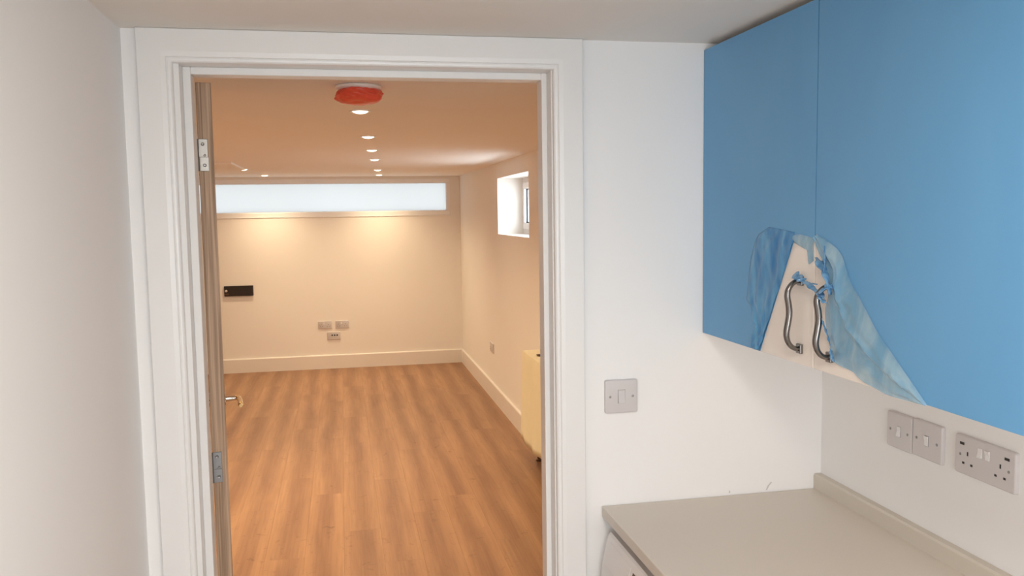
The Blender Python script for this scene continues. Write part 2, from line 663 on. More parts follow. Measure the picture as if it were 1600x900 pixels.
# far-room side architrave
for x0, x1, z0, z1 in ((JL - 0.078, JL - 0.006, 0, CEIL), (JR + 0.006, JR + 0.078, 0, CEIL), (JL - 0.006, JR + 0.006, JT + 0.006, CEIL)):
    obj('architrave', box(x0, x1, WT, WT + 0.016, z0, z1 - 0.0005, bev=0.003), m_gloss, surround)

# ------------------------------------------------------------------ open door, hinged on the left jamb
DA = R(8.3)
door = empty('door_1', (-0.2985, 0.148, 0.006), DA)
door['kind'] = 'structure'
DW, DT, DH = 0.835, 0.0355, 1.978
# local frame: leaf runs along +y, thickness towards -x
b = bmesh.new()
bx(b, -DT, 0, 0, DW, 0, DH, bev=0.0012, seg=1)
obj('leaf', b, m_door, door, local=True)


def hinge(z0, mat, step):
    b = bmesh.new()
    bx(b, -DT + 0.001, -DT + 0.022, -0.0025, 0.0, z0, z0 + 0.043, bev=0.0006, seg=1)
    bx(b, -DT + 0.001 + step, -DT + 0.022 + step, -0.0028, 0.0, z0 - 0.034, z0, bev=0.0006, seg=1)
    h = obj('hinge', b, mat, door, local=True)
    b = bmesh.new()
    tube(b, [Vector((-DT - 0.003, -0.004, z0 - 0.034)), Vector((-DT - 0.003, -0.004, z0 + 0.043))], 0.0042, 10, up=(1, 0, 0))
    obj('knuckle', b, mat, h, smooth=True, local=True)
    for dz, dx, r in ((0.031, 0.0105, 0.0042), (0.004, 0.0145, 0.003), (-0.020, 0.0135, 0.0042)):
        b = lathe(bmesh.new(), [(r, 0), (r * 0.8, -0.0012), (r * 0.35, -0.0006)], (-DT + dx, -0.0026, z0 + dz), 'y', 12)
        obj('screw', b, m_grey_screw, h, local=True)
    return h


hinge(1.800, m_steel, 0.0015)
hinge(1.028, m_hinge_dark, 0.0)
# lever handle on the face towards the opening
HY, HZ = 0.775, 1.045
hd = obj('lever_handle', lathe(bmesh.new(), [(0.024, 0), (0.024, 0.006), (0.021, 0.009), (0.010, 0.010), (0.009, 0.030), (0.0075, 0.046)], (0, HY, HZ), 'x', 24), m_chrome, door, smooth=True, local=True)
b = tube(bmesh.new(), spline([(0.040, HY + 0.003, HZ), (0.050, HY - 0.008, HZ + 0.001), (0.053, HY - 0.030, HZ + 0.001), (0.054, HY - 0.070, HZ - 0.002), (0.054, HY - 0.112, HZ - 0.004)], 18), [0.008] * 9 + [0.0085] * 6 + [0.009, 0.009, 0.0085, 0.006], 14, up=(0, 0, 1))
obj('lever', b, m_chrome_warm_glow, hd, smooth=True, local=True)
b = lathe(bmesh.new(), [(0.024, 0), (0.024, -0.006), (0.021, -0.009), (0.010, -0.010), (0.009, -0.046)], (-DT, HY, HZ), 'x', 24)
hd2 = obj('lever_handle', b, m_chrome, door, smooth=True, local=True)
b = tube(bmesh.new(), spline([(-DT - 0.040, HY, HZ), (-DT - 0.052, HY - 0.01, HZ), (-DT - 0.054, HY - 0.06, HZ), (-DT - 0.054, HY - 0.112, HZ - 0.004)], 14), 0.0085, 14, up=(0, 0, 1))
obj('lever', b, m_chrome, hd2, smooth=True, local=True)

# ------------------------------------------------------------------ windows
win1 = struct(empty('window_1', ((WX0 + WX1) / 2, YF + 0.01, WZ0)))
b = bmesh.new()
FT, FB, FS = 0.043, 0.044, 0.034
bx(b, WX0, WX1, YF - 0.006, YF + 0.07, WZ0, WZ0 + FB, bev=0.003, seg=1)
bx(b, WX0, WX1, YF - 0.006, YF + 0.07, WZ1 - FT, WZ1, bev=0.003, seg=1)
bx(b, WX0, WX0 + FS, YF - 0.006, YF + 0.07, WZ0 + FB, WZ1 - FT, bev=0.003, seg=1)
bx(b, WX1 - FS, WX1, YF - 0.006, YF + 0.07, WZ0 + FB, WZ1 - FT, bev=0.003, seg=1)
obj('window_frame', b, m_upvc, win1)
b = bmesh.new()
for x0, x1, z0, z1 in ((WX0 + FS, WX1 - FS, WZ0 + FB, WZ0 + FB + 0.008), (WX0 + FS, WX1 - FS, WZ1 - FT - 0.008, WZ1 - FT), (WX0 + FS, WX0 + FS + 0.008, WZ0 + FB + 0.008, WZ1 - FT - 0.008), (WX1 - FS - 0.008, WX1 - FS, WZ0 + FB + 0.008, WZ1 - FT - 0.008)):
    bx(b, x0, x1, YF + 0.008, YF + 0.03, z0, z1)
obj('glazing_bead', b, m_upvc, win1)
obj('frosted_pane', box(WX0 + FS, WX1 - FS, YF + 0.031, YF + 0.035, WZ0 + FB, WZ1 - FT), m_frost, win1)
obj('window_sill', box(WX0 - 0.0, WX1 + 0.006, YF - 0.009, YF, WZ0 - 0.008, WZ0, bev=0.002, seg=1), m_upvc, win1)

GX = 1.513
win2 = struct(empty('window_2', (GX, (RY0 + RY1) / 2, RZ0)))


def ring(b, x0, x1, y0, y1, z0, z1, w, bev=0.003):
    bx(b, x0, x1, y0, y1, z0, z0 + w, bev=bev, seg=1)
    bx(b, x0, x1, y0, y1, z1 - w, z1, bev=bev, seg=1)
    bx(b, x0, x1, y0, y0 + w, z0 + w, z1 - w, bev=bev, seg=1)
    bx(b, x0, x1, y1 - w, y1, z0 + w, z1 - w, bev=bev, seg=1)
    return b


obj('window_frame', ring(bmesh.new(), GX, GX + 0.07, RY0, RY1, RZ0, RZ1, 0.045), m_upvc, win2)
obj('sash', ring(bmesh.new(), GX - 0.012, GX + 0.05, RY0 + 0.04, RY1 - 0.04, RZ0 + 0.04, RZ1 - 0.04, 0.05), m_upvc, win2)
obj('gasket', ring(bmesh.new(), GX + 0.008, GX + 0.022, RY0 + 0.088, RY1 - 0.088, RZ0 + 0.088, RZ1 - 0.088, 0.012, 0), m_gasket, win2)
obj('glass_pane', box(GX + 0.018, GX + 0.024, RY0 + 0.095, RY1 - 0.095, RZ0 + 0.095, RZ1 - 0.095), m_glass, win2)

# window behind the photographer (frame only shows from the side)
win3 = struct(empty('window_3', ((WBX0 + WBX1) / 2, YB - 0.05, WBZ0)))
b = bmesh.new()
for x0, x1, z0, z1 in ((WBX0, WBX1, WBZ0, WBZ0 + 0.05), (WBX0, WBX1, WBZ1 - 0.05, WBZ1), (WBX0, WBX0 + 0.05, WBZ0 + 0.05, WBZ1 - 0.05), (WBX1 - 0.05, WBX1, WBZ0 + 0.05, WBZ1 - 0.05), (0.20, 0.24, WBZ0 + 0.05, WBZ1 - 0.05)):
    bx(b, x0, x1, YB - 0.08, YB - 0.03, z0, z1)
obj('window_frame', b, m_upvc, win3)

# ------------------------------------------------------------------ shallow boxed panel on the far ceiling
bp = obj('ceiling_panel', box(-1.72, -0.802, 4.735, 5.65, CEIL - 0.016, CEIL, bev=0.002, seg=1), m_ceil_far)
tag(bp, 'shallow white boxed panel on the ceiling beside the open door', 'panel')

# ------------------------------------------------------------------ downlights
def make_downlight(loc):
    t = empty('downlight', loc)
    b = bmesh.new()
    lathe_ring = [(0.030, -0.001), (0.031, -0.004), (0.041, -0.005), (0.044, -0.003), (0.044, 0.0)]
    seg = 28
    rings = [[b.verts.new((r * math.cos(2 * math.pi * i / seg), r * math.sin(2 * math.pi * i / seg), h)) for i in range(seg)] for r, h in lathe_ring]
    for a, c in zip(rings, rings[1:]):
        for i in range(seg):
            b.faces.new((a[i], a[(i + 1) % seg], c[(i + 1) % seg], c[i]))
    bmesh.ops.recalc_face_normals(b, faces=b.faces[:])
    obj('bezel', b, m_upvc, t, smooth=True, local=True)
    b = lathe(bmesh.new(), [(0.0305, -0.0005), (0.0305, -0.003), (0.026, -0.007), (0.016, -0.0105), (0.004, -0.012)], (0, 0, 0), 'z', 24)
    obj('lamp_lens', b, m_lamp, t, smooth=True, local=True)
    d = bpy.data.lights.new('lamp_light', 'SPOT')
    d.energy = DOWNLIGHT_W
    d.color = DOWNLIGHT_COLOR
    d.spot_size = R(142)
    d.spot_blend = 1.0
    d.shadow_soft_size = 0.03
    o = bpy.data.objects.new('lamp_light', d)
    o.location = (0, 0, -0.016)
    COL.objects.link(o)
    o.parent = t
    return t


DL = [
    (0.088, 1.461, 'recessed warm downlight nearest the doorway, just beyond the red cover'),
    (0.153, 2.581, 'second recessed downlight of the long row, counted from the red cover'),
    (0.205, 3.522, 'third recessed downlight of the long row, counted from the red cover'),
    (0.258, 4.473, 'fourth recessed downlight of the long row, counted from the red cover'),
    (0.342, 5.932, 'fifth recessed downlight of the long row, next to last before the slot window'),
    (0.397, 6.900, 'last and smallest downlight of the long row, right above the slot window'),
    (-0.825, 5.760, 'recessed downlight at the end of the shallow boxed ceiling panel'),
    (-0.744, 6.900, 'lone recessed downlight near the left end of the slot window'),
]
for k, y in enumerate((1.461, 2.581, 3.522)):  # unseen lamps behind the door, added to brighten the far room
    DL.append((-0.85, y, ['first', 'second', 'third'][k] + ' added downlight of the left row, unseen behind the door, for room brightness'))
for k, y in enumerate((1.461, 2.581, 3.522)):  # further row of added lamps, out of view, lifting bounce on the ceiling
    DL.append((-1.85, y, ['first', 'second', 'third'][k] + ' added downlight of an outer row by the left wall, unseen, for room brightness'))
first = None
for x, y, lab in DL:
    if first is None:
        first = make_downlight((x, y, CEIL))
        o = first
    else:
        o = copy_thing(first, (x, y, CEIL), 0)
    tag(o, lab, 'ceiling light', 'recessed downlights in the far room')

# ------------------------------------------------------------------ red covered detector
dc = Vector((0.066, 0.80, CEIL))
det = empty('smoke_detector', dc)
tag(det, 'round white ceiling detector wrapped in a crumpled red plastic cover', 'smoke detector')
obj('base', lathe(bmesh.new(), [(0.069, 0.0), (0.074, -0.002), (0.074, -0.009), (0.068, -0.014), (0.03, -0.016)], dc, 'z', 40), m_upvc, det, smooth=True)
b = bmesh.new()
bmesh.ops.create_icosphere(b, subdivisions=5, radius=1.0)
for v in b.verts:
    p = v.co.copy()
    r = math.hypot(p.x, p.y)
    sq = 1.0 / max(1e-6, (abs(p.z) ** 2.6 + r ** 2.6) ** (1 / 2.6))     # boxier than an ellipsoid
    n1 = 1.5 * noise.noise(p * 2.1 + Vector((3, 1, 7)))
    n2 = noise.noise(p * 5.0 + Vector((1, 9, 2)))
    k = 1 + 0.07 * n1 + 0.045 * n2
    pr = p * sq * k
    a = math.atan2(p.y, p.x)
    v.co = dc + Vector((pr.x * 0.077 + 0.003, pr.y * 0.077, pr.z * 0.027 - 0.031 + 0.004 * math.sin(3 * a + 1) * r))
    if v.co.z > CEIL - 0.006:
        v.co.z = CEIL - 0.006 - 0.002 * n2
obj('red_cover', b, m_red, det, smooth=True)['label'] = 'crumpled red plastic cover'

# ------------------------------------------------------------------ wiring plates (built facing -y, then turned)
def plate_mesh(w, h, t=0.0095):
    b = bmesh.new()
    bx(b, -w / 2, w / 2, -t, 0, -h / 2, h / 2)
    es = [e for e in b.edges if abs(e.verts[0].co.y - e.verts[1].co.y) > t * 0.5]
    bmesh.ops.bevel(b, geom=es, offset=0.005, segments=3, profile=0.5, affect='EDGES')
    es = [e for e in b.edges if all(v.co.y < -t * 0.9 for v in e.verts)]
    bmesh.ops.bevel(b, geom=es, offset=0.0032, segments=3, profile=0.5, affect='EDGES')
    return b


def rocker_mesh(cx, cz, w, h, y0, up=True):
    d0, d1 = (0.0012, 0.0042) if up else (0.0042, 0.0012)
    pts = [(y0 + 0.001, cz - h / 2), (y0 - d1, cz - h / 2), (y0 - 0.0016, cz), (y0 - d0, cz + h / 2), (y0 + 0.001, cz + h / 2)]
    return prism(bmesh.new(), pts, 'x', cx - w / 2, cx + w / 2)


def screw(parent, cx, cz, y0, r=0.0033):
    b = lathe(bmesh.new(), [(r, 0.0006), (r, -0.0004), (r * 0.6, -0.0008)], (cx, y0, cz), 'y', 14)
    obj('screw', b, m_grey_screw, parent, local=True)
    


def light_switch(loc, rz, lab, group=None, w=0.0865, h=0.0855, rk=(0.017, 0.033), up=True, narrow=False):
    t = empty('light_switch', loc, rz)
    tag(t, lab, 'light switch', group)
    obj('face_plate', plate_mesh(w, h), m_plate, t, smooth=True, local=True)
    obj('surround', box(-rk[0] / 2 - 0.0011, rk[0] / 2 + 0.0011, -0.00985, -0.009, -rk[1] / 2 - 0.0011, rk[1] / 2 + 0.0011), m_grey_screw, t, local=True)
    obj('rocker', rocker_mesh(0, 0, rk[0], rk[1], -0.0095, up), m_plate_w if narrow else m_plate, t, local=True)
    screw(t, -w * 0.35, 0, -0.0095)
    screw(t, w * 0.34, 0.0, -0.0095)
    return t


light_switch((0.683, 0, 1.1925), 0, 'white single light switch on the wall between doorway and cabinet', 'single light switches')
RW = R(-90)
light_switch((XR, -0.3345, 1.1475), RW, 'left of the two joined switches under the blue cabinet', 'single light switches', w=0.0885, h=0.083, rk=(0.011, 0.022), narrow=True)
light_switch((XR, -0.4285, 1.1500), RW, 'right of the two joined switches, beside the double socket', 'single light switches', w=0.0955, h=0.083, rk=(0.011, 0.022), up=False, narrow=True)


def slot(parent, name, cx, cz, w, h, y0):
    obj(name, box(cx - w / 2, cx + w / 2, y0 - 0.0004, y0 + 0.003, cz - h / 2, cz + h / 2), m_dark, parent, local=True)


def socket_details(t, w, h, y0, usb, mat):
    for s in (-1, 1):
        c = s * w * 0.27
        slot(t, 'pin_slot', c, h * 0.06, 0.0036, 0.0085, y0)
        slot(t, 'pin_slot', c - 0.0115, -h * 0.20, 0.0060, 0.0045, y0)
        slot(t, 'pin_slot', c + 0.0115, -h * 0.20, 0.0060, 0.0045, y0)
        screw(t, s * w * 0.40, 0, y0, 0.003)
        if usb:
            slot(t, 'usb_port', s * w * 0.37, h * 0.29, 0.0125, 0.0055, y0)
        obj('rocker', rocker_mesh(s * w * 0.062, h * 0.2, 0.0105, 0.019, y0, s < 0), mat, t, local=True)


def double_socket(loc, rz, lab, w, h, usb=False, group=None):
    t = empty('double_socket', loc, rz)
    tag(t, lab, 'socket', group)
    obj('face_plate', plate_mesh(w, h), m_plate, t, smooth=True, local=True)
    socket_details(t, w, h, -0.0095, usb, m_plate_w)
    return t


double_socket((XR, -0.597, 1.1510), RW, 'white double socket with two charging ports beneath the blue cabinet', 0.163, 0.081, True)
ds = double_socket((-0.2115, YF, 0.481), 0, 'left of the two double sockets low on the end wall', 0.142, 0.081, False, 'double sockets on the end wall')
d2 = copy_thing(ds, (-0.0275, YF, 0.4805), 0)
tag(d2, 'right of the two double sockets low on the end wall', 'socket', 'double sockets on the end wall')
mp_ = empty('media_plate', (-0.1205, YF, 0.358))
tag(mp_, 'low white outlet plate with three round black ports, under the sockets', 'outlet plate')
obj('face_plate', plate_mesh(0.142, 0.083), m_plate, mp_, smooth=True, local=True)
for px in (-0.0175, 0.0095, 0.0365):
    b = lathe(bmesh.new(), [(0.0085, 0.001), (0.0085, -0.0015), (0.007, -0.002)], (px, -0.0095, 0.007), 'y', 16)
    obj('port', b, m_dark, mp_, local=True)
ss = empty('wall_socket', (XFR, 5.39, 0.462), RW)
tag(ss, 'lone white socket plate on the right wall above the skirting', 'socket')
obj('face_plate', plate_mesh(0.165, 0.085), m_plate, ss, smooth=True, local=True)
socket_details(ss, 0.165, 0.085, -0.0095, False, m_plate_w)

# black panel on the far wall
bk = empty('wall_control_panel', (-1.0895, YF, 0.8805))
tag(bk, 'long black rectangular panel with a small grey knob on end wall', 'wall panel')
obj('housing', box(-0.148, 0.148, -0.022, 0, -0.054, 0.054, bev=0.002, seg=1), m_black, bk, local=True)
obj('knob', lathe(bmesh.new(), [(0.0125, 0), (0.0125, -0.010), (0.010, -0.013)], (-0.1265, -0.022, 0.003), 'y', 20), m_plate, bk, smooth=True, local=True)
obj('indicator_strip', box(-0.141, -0.100, -0.0235, -0.0215, -0.042, -0.024, bev=0.0005, seg=1), m_leg, bk, local=True)

# ------------------------------------------------------------------ cloth covered console table in the far room
TX0, TX1, TY0, TY1, TZ = 1.158, XFR - 0.02, 2.25, 3.42, 0.742
tb = empty('console_table', ((TX0 + TX1) / 2, (TY0 + TY1) / 2, 0))
tag(tb, 'narrow dark-legged side table mostly hidden under pale yellow cloth', 'table')
obj('tabletop', box(TX0, TX1, TY0, TY1, TZ - 0.02, TZ, bev=0.002, seg=1), m_leg, tb)
for lx in (TX0 + 0.088, TX1 - 0.022):
    for ly in (TY0 + 0.04, TY1 - 0.025):
        b = lathe(bmesh.new(), [(0.016, 0), (0.016, 0.012), (0.008, 0.016), (0.010, 0.3), (0.012, TZ - 0.02)], (lx, ly, 0), 'z', 14)
        obj('leg', b, m_leg, tb, smooth=True)
# cloth: rounded top sheet flowing into a hanging skirt
b = bmesh.new()
loop = []
NS = 46
r0 = 0.012
x0, x1, y0, y1 = TX0 - 0.004, TX1 + 0.004, TY0 - 0.004, TY1 + 0.004


def path(s):
    """walk round back-far -> far end -> front (facing the room) -> near end ; s in 0..1, returns pos and outward normal"""
    pts = [(x1, y1), (x0, y1), (x0, y0), (x1, y0)]
    segs = [math.dist(pts[i], pts[i + 1]) for i in range(3)]
    L = sum(segs)
    d = s * L
    for i in range(3):
        if d <= segs[i] or i == 2:
            t = min(1, d / segs[i])
            nx, ny = [(0, 1), (-1, 0), (0, -1)][i]
            return Vector((pts[i][0] + (pts[i + 1][0] - pts[i][0]) * t, pts[i][1] + (pts[i + 1][1] - pts[i][1]) * t, 0)), Vector((nx, ny, 0)), i, t
        d -= segs[i]


cols = []
S_ = [k / 60 for k in range(61)]
segl = [x1 - x0, y1 - y0, x1 - x0]
Lt = sum(segl)
S_ += [segl[0] / Lt, (segl[0] + segl[1]) / Lt]
S_ = sorted(set(S_))
for s in S_:
    p, n, i, t = path(s)
    corner = max(0, 1 - abs(s * Lt - segl[0]) / 0.10)
    if corner > 0:
        n = (n + Vector((-0.6, 0.5, 0)) * corner).normalized()
    hem = 0.165 + 0.012 * math.sin(s * 13 + 1.0) - 0.012 * corner
    col = []
    for k in range(15):
        f = k / 14
        z = TZ + 0.006 - (TZ + 0.006 - hem) * f
        flare = 0.004 + 0.016 * f + f * 0.008 * math.sin(s * 34 + 1.2) + 0.014 * f * corner
        q = p + n * flare
        q.x = min(q.x, XFR - 0.003)
        q.z = z
        if k == 0:
            q = p - n * 0.0 + Vector((0, 0, TZ + 0.006))
        col.append(b.verts.new(q))
    cols.append(col)
for a, c in zip(cols, cols[1:]):
    for k in range(14):
        b.faces.new((a[k], c[k], c[k + 1], a[k + 1]))
top = [c[0] for c in cols]
b.faces.new(top)
bmesh.ops.recalc_face_normals(b, faces=b.faces[:])
cl = obj('tablecloth', b, m_cloth, smooth=True)
sd = cl.modifiers.new('thickness', 'SOLIDIFY')
sd.thickness = 0.002
sd.offset = 1
tag(cl, 'pale yellow cloth hanging over the narrow table beside the right jamb', 'tablecloth')
b = lathe(bmesh.new(), [(0.014, 0.0), (0.020, 0.002), (0.026, 0.008), (0.024, 0.008), (0.015, 0.003)], (1.215, 3.18, TZ + 0.0085), 'z', 24)
tag(obj('small_dish', b, m_leg, smooth=True), 'tiny dark brown dish lying on top of the yellow cloth', 'dish')

# ------------------------------------------------------------------ blue filmed wall cabinet
CZ0, CZ1 = 1.345, 2.059
CY0, CY1 = -0.003, -1.135
SEAM = -0.527
wc = empty('wall_cabinet', ((FACE + XR) / 2, (CY0 + CY1) / 2, CZ0))
tag(wc, 'cream wall cabinet with two doors still in blue protective film', 'cabinet')
b = bmesh.new()
CF = FACE + 0.020
bx(b, CF, XR, CY1, CY1 + 0.018, CZ0, CZ1)
bx(b, CF, XR, CY0 - 0.018, CY0, CZ0, CZ1)
bx(b, CF, XR, CY1 + 0.018, CY0 - 0.018, CZ0, CZ0 + 0.018)
bx(b, CF, XR, CY1 + 0.018, CY0 - 0.018, CZ1 - 0.018, CZ1)
bx(b, XR - 0.012, XR, CY1 + 0.018, CY0 - 0.018, CZ0 + 0.018, CZ1 - 0.018)
bx(b, CF, XR - 0.012, SEAM - 0.009, SEAM + 0.009, CZ0 + 0.018, CZ1 - 0.018)
obj('carcass', b, m_cream, wc)
D1 = (SEAM + 0.0019, CY0 - 0.001)
D2 = (CY1, SEAM - 0.0019)


def make_door(y0, y1):
    return obj('door', box(FACE, FACE + 0.018, y0, y1, CZ0, CZ1, bev=0.0015, seg=2), m_cream, wc)


door1 = make_door(*D1)
door2 = make_door(*D2)


def film_sheet(poly, x_front, th, mat, name, parent, lab=None):
    b = bmesh.new()
    prism(b, poly, 'x', x_front, x_front + th)
    o = obj(name, b, mat, parent)
    if lab:
        o['label'] = lab
    return o


e = -0.0003       # the film folds round the door edges
film_sheet([(D1[1] - e, CZ0 + 0.001), (D1[1] - e, CZ1 - e), (D1[0] + e, CZ1 - e), (D1[0] + e, 1.600), (-0.472, 1.606), (-0.447, 1.594), (-0.3105, CZ0 + 0.001)],
           FACE - 0.0005, 0.0120, m_film, 'protective_film', door1, 'smooth blue film with a torn lower corner')
chainR = [(-0.5286, 1.611), (-0.560, 1.603), (-0.605, 1.585), (-0.622, 1.572), (-0.648, 1.527), (-0.678, 1.500), (-0.727, 1.449), (-0.781, 1.408), (-0.863, CZ0 + 0.001)]
film_sheet([(D2[1] - e, CZ1 - e)] + [(min(-0.5286, y + 0.010), z) for y, z in chainR[:-1]] + [(-0.850, CZ0 + 0.001)] + [(D2[0] + e, CZ0 + 0.001), (D2[0] + e, CZ1 - e)],
           FACE - 0.0005, 0.0120, m_film, 'protective_film', door2, 'smooth blue film peeled off the lower corner')


def resample(ch, n):
    P = [Vector((y, z, 0)) for y, z in ch]
    L = [0]
    for a, c in zip(P, P[1:]):
        L.append(L[-1] + (c - a).length)
    out = []
    for k in range(n + 1):
        d = L[-1] * k / n
        i = 0
        while i < len(P) - 2 and L[i + 1] < d:
            i += 1
        t = (d - L[i]) / max(1e-9, L[i + 1] - L[i])
        out.append(P[i].lerp(P[i + 1], min(1, t)))
    return out


def draped(chA, chB, n, m, off, name, mat, parent, lab, th=0.0005):
    """wrinkled sheet between two outlines in the door plane; off(s,t) = distance in front of the door"""
    A, B = resample(chA, n), resample(chB, n)
    b = bmesh.new()
    g = []
    for i in range(n + 1):
        row_ = []
        for j in range(m + 1):
            s = j / m
            q = A[i].lerp(B[i], s)
            row_.append(b.verts.new((FACE - off(s, i / n, q.x, q.y), q.x, q.y)))
        g.append(row_)
    for i in range(n):
        for j in range(m):
            b.faces.new((g[i][j], g[i][j + 1], g[i + 1][j + 1], g[i + 1][j]))
    bmesh.ops.remove_doubles(b, verts=b.verts[:], dist=0.0001)
    bmesh.ops.recalc_face_normals(b, faces=b.faces[:])
    o = obj(name, b, mat, parent, smooth=True)
    if th > 0:
        md = o.modifiers.new('thickness', 'SOLIDIFY')
        md.thickness = th
        md.offset = 0
    o['label'] = lab
    return o


def ridge(x):
    return (1 - abs((x % 1.0) * 2 - 1)) ** 2


def off_loose(s, t, y, z):
    body = math.sin(math.pi * min(1, s)) ** 0.8
    n1 = noise.noise(Vector((y * 22, z * 22, 1.3)))
    n2 = noise.noise(Vector((y * 60 + 3, z * 60, 4.1)))
    d = 0.0016 + 0.0055 * body * (1 - 0.3 * t) + 0.0028 * body * n1 + 0.0016 * body * n2
    d += 0.0045 * ridge(s * 1.9 + 0.25 * n1 + 0.10) * body
    d += 0.0050 * math.exp(-((s - 0.60 - 0.05 * n1) / 0.05) ** 2) * math.sin(math.pi * t)
    if s < 0.15:
        d += 0.004 * (1 - s / 0.15) * (0.6 + n1)
    return max(0.0009, d)


chainL = [(-0.5305, 1.603), (-0.545, 1.575), (-0.572, 1.540), (-0.584, 1.506), (-0.573, 1.472), (-0.582, 1.425), (-0.594, 1.374),
          (-0.630, 1.367), (-0.664, 1.363), (-0.703, 1.351), (-0.757, 1.343), (-0.816, 1.343), (-0.863, CZ0 + 0.0005)]
draped(chainL, [(-0.532, 1.609)] + chainR[1:], 70, 26, off_loose, 'loose_film', m_loose, door2, 'crinkled translucent pale blue film hanging loose', 0)


def off_fold(s, t, y, z):
    n1 = noise.noise(Vector((y * 34, z * 12, 2.3)))
    n2 = noise.noise(Vector((y * 90, z * 30, 8.1)))
    edge = min(1, s / 0.12) * min(1, t / 0.10 + 0.05)
    return 0.0010 + edge * (0.0022 + 0.0022 * n1 + 0.0025 * n2 + 0.003 * ridge(s * 3.1 + n1 * 0.5))


foldL = [(-0.345, 1.622), (-0.300, 1.606), (-0.281, 1.588), (-0.262, 1.548), (-0.252, 1.500), (-0.244, 1.455), (-0.268, 1.440), (-0.272, 1.415), (-0.290, 1.405), (-0.276, 1.375), (-0.273, 1.350)]
foldR = [(-0.450, 1.613), (-0.449, 1.592), (-0.415, 1.532), (-0.372, 1.456), (-0.335, 1.391), (-0.312, 1.349), (-0.309, 1.3475)]
draped(foldL, foldR, 60, 20, off_fold, 'folded_film', m_fold, door1, 'darker doubled-over blue film')


def off_flap(s, t, y, z):
    n1 = noise.noise(Vector((y * 60, z * 60, 5.3)))
    return 0.0014 + 0.005 * math.sin(math.pi * s) * (0.7 + 0.6 * n1)


draped([(-0.447, 1.607), (-0.475, 1.609), (-0.5249, 1.603)], [(-0.448, 1.592), (-0.476, 1.584), (-0.503, 1.577), (-0.506, 1.549), (-0.5249, 1.559)], 24, 10, off_flap, 'torn_flap', m_loose, door1, 'pale torn strip of film', 0)


def handle(parent, y, z0, z1):
    cz = (z0 + z1) / 2
    h = (z1 - z0) / 2
    b = bmesh.new()
    prof = [(-0.001, -1.0), (0.009, -1.0), (0.019, -0.93), (0.0275, -0.77), (0.0308, -0.54), (0.0275, -0.22), (0.0250, 0.05), (0.0268, 0.32), (0.0298, 0.55), (0.0280, 0.74), (0.0205, 0.90), (0.010, 0.985), (-0.001, 1.0)]
    pts = spline([(FACE - 0.002 - px, y, cz + pz * h) for px, pz in prof], 48)
    rad = [0.0058 + 0.0008 * math.cos((k / 48 - 0.5) * 2 * math.pi) for k in range(49)]
    tube(b, pts, rad, 14, up=(0, 1, 0), ru=1.12, rv=0.95)
    hb = obj('handle', b, m_pewter, parent, smooth=True)
    # square feet joined into the bar's mesh would hide their edges: they stay their own bevelled blocks in it
    b2 = bmesh.new()
    b2.from_mesh(hb.data)
    w = wloc(hb)
    for zz, s in ((z0, -1), (z1, 1)):
        bb = bmesh.new()
        bx(bb, FACE - 0.007, FACE, y - 0.009, y + 0.009, zz - 0.010, zz + 0.010, bev=0.0018, seg=2)
        for v in bb.verts:
            v.co -= w
        tmp = bpy.data.meshes.new('foot')
        bb.to_mesh(tmp)
        bb.free()
        b2.from_mesh(tmp)
        bpy.data.meshes.remove(tmp)
    b2.to_mesh(hb.data)
    b2.free()
    return hb


handle(door1, -0.480, 1.378, 1.516)
handle(door2, -0.588, 1.378, 1.514)


def shred(parent, pts, r, lab=None, ru=1.5, rv=0.5, n=30):
    P = spline(pts, n)
    rad = [r * (0.55 + 0.45 * math.sin(k / n * 9.0 + r * 900) ** 2) * (1.0 if 2 < k < n - 2 else 0.5) for k in range(n + 1)]
    b = bmesh.new()
    tube(b, P, rad, 9, up=(0.5, 0.6, 0.3), ru=ru, rv=rv)
    for v in b.verts:
        v.co += noise.noise_vector(v.co * 130) * 0.0009
    return obj('film_shred', b, m_shred, parent, smooth=True)


F_ = FACE
# twisted strand from the first handle's top across to the second handle
shred(door1, [(0.893, -0.474, 1.530), (0.884, -0.494, 1.527), (0.881, -0.512, 1.524), (0.879, -0.5265, 1.520)], 0.0068)
shred(door2, [(0.879, -0.5285, 1.519), (0.879, -0.543, 1.516), (0.879, -0.557, 1.511), (0.878, -0.577, 1.505), (0.875, -0.600, 1.499), (0.873, -0.612, 1.494)], 0.0048)
shred(door2, [(0.880, -0.537, 1.518), (0.885, -0.549, 1.516), (0.889, -0.562, 1.515)], 0.0028, n=16)
shred(door2, [(0.874, -0.590, 1.501), (0.875, -0.600, 1.491), (0.881, -0.608, 1.484)], 0.0050, n=18)
# bunch gathered above and tied round the second handle's upper end
shred(door2, [(0.899, -0.542, 1.566), (0.893, -0.568, 1.553), (0.887, -0.590, 1.543), (0.881, -0.604, 1.534), (0.879, -0.613, 1.523), (0.883, -0.613, 1.511), (0.893, -0.605, 1.502)], 0.0072)
shred(door2, [(0.897, -0.572, 1.588), (0.893, -0.582, 1.566), (0.886, -0.592, 1.546), (0.881, -0.602, 1.532)], 0.0048, n=20)
shred(door2, [(0.873, -0.592, 1.502), (0.869, -0.608, 1.507), (0.872, -0.619, 1.513), (0.885, -0.613, 1.517), (0.896, -0.607, 1.514)], 0.0056)
shred(door2, [(0.877, -0.600, 1.455), (0.884, -0.597, 1.439), (0.892, -0.594, 1.424), (0.897, -0.598, 1.402)], 0.0036, n=18)
shred(door2, [(0.886, -0.615, 1.399), (0.889, -0.615, 1.387), (0.896, -0.612, 1.374)], 0.0062, n=18)

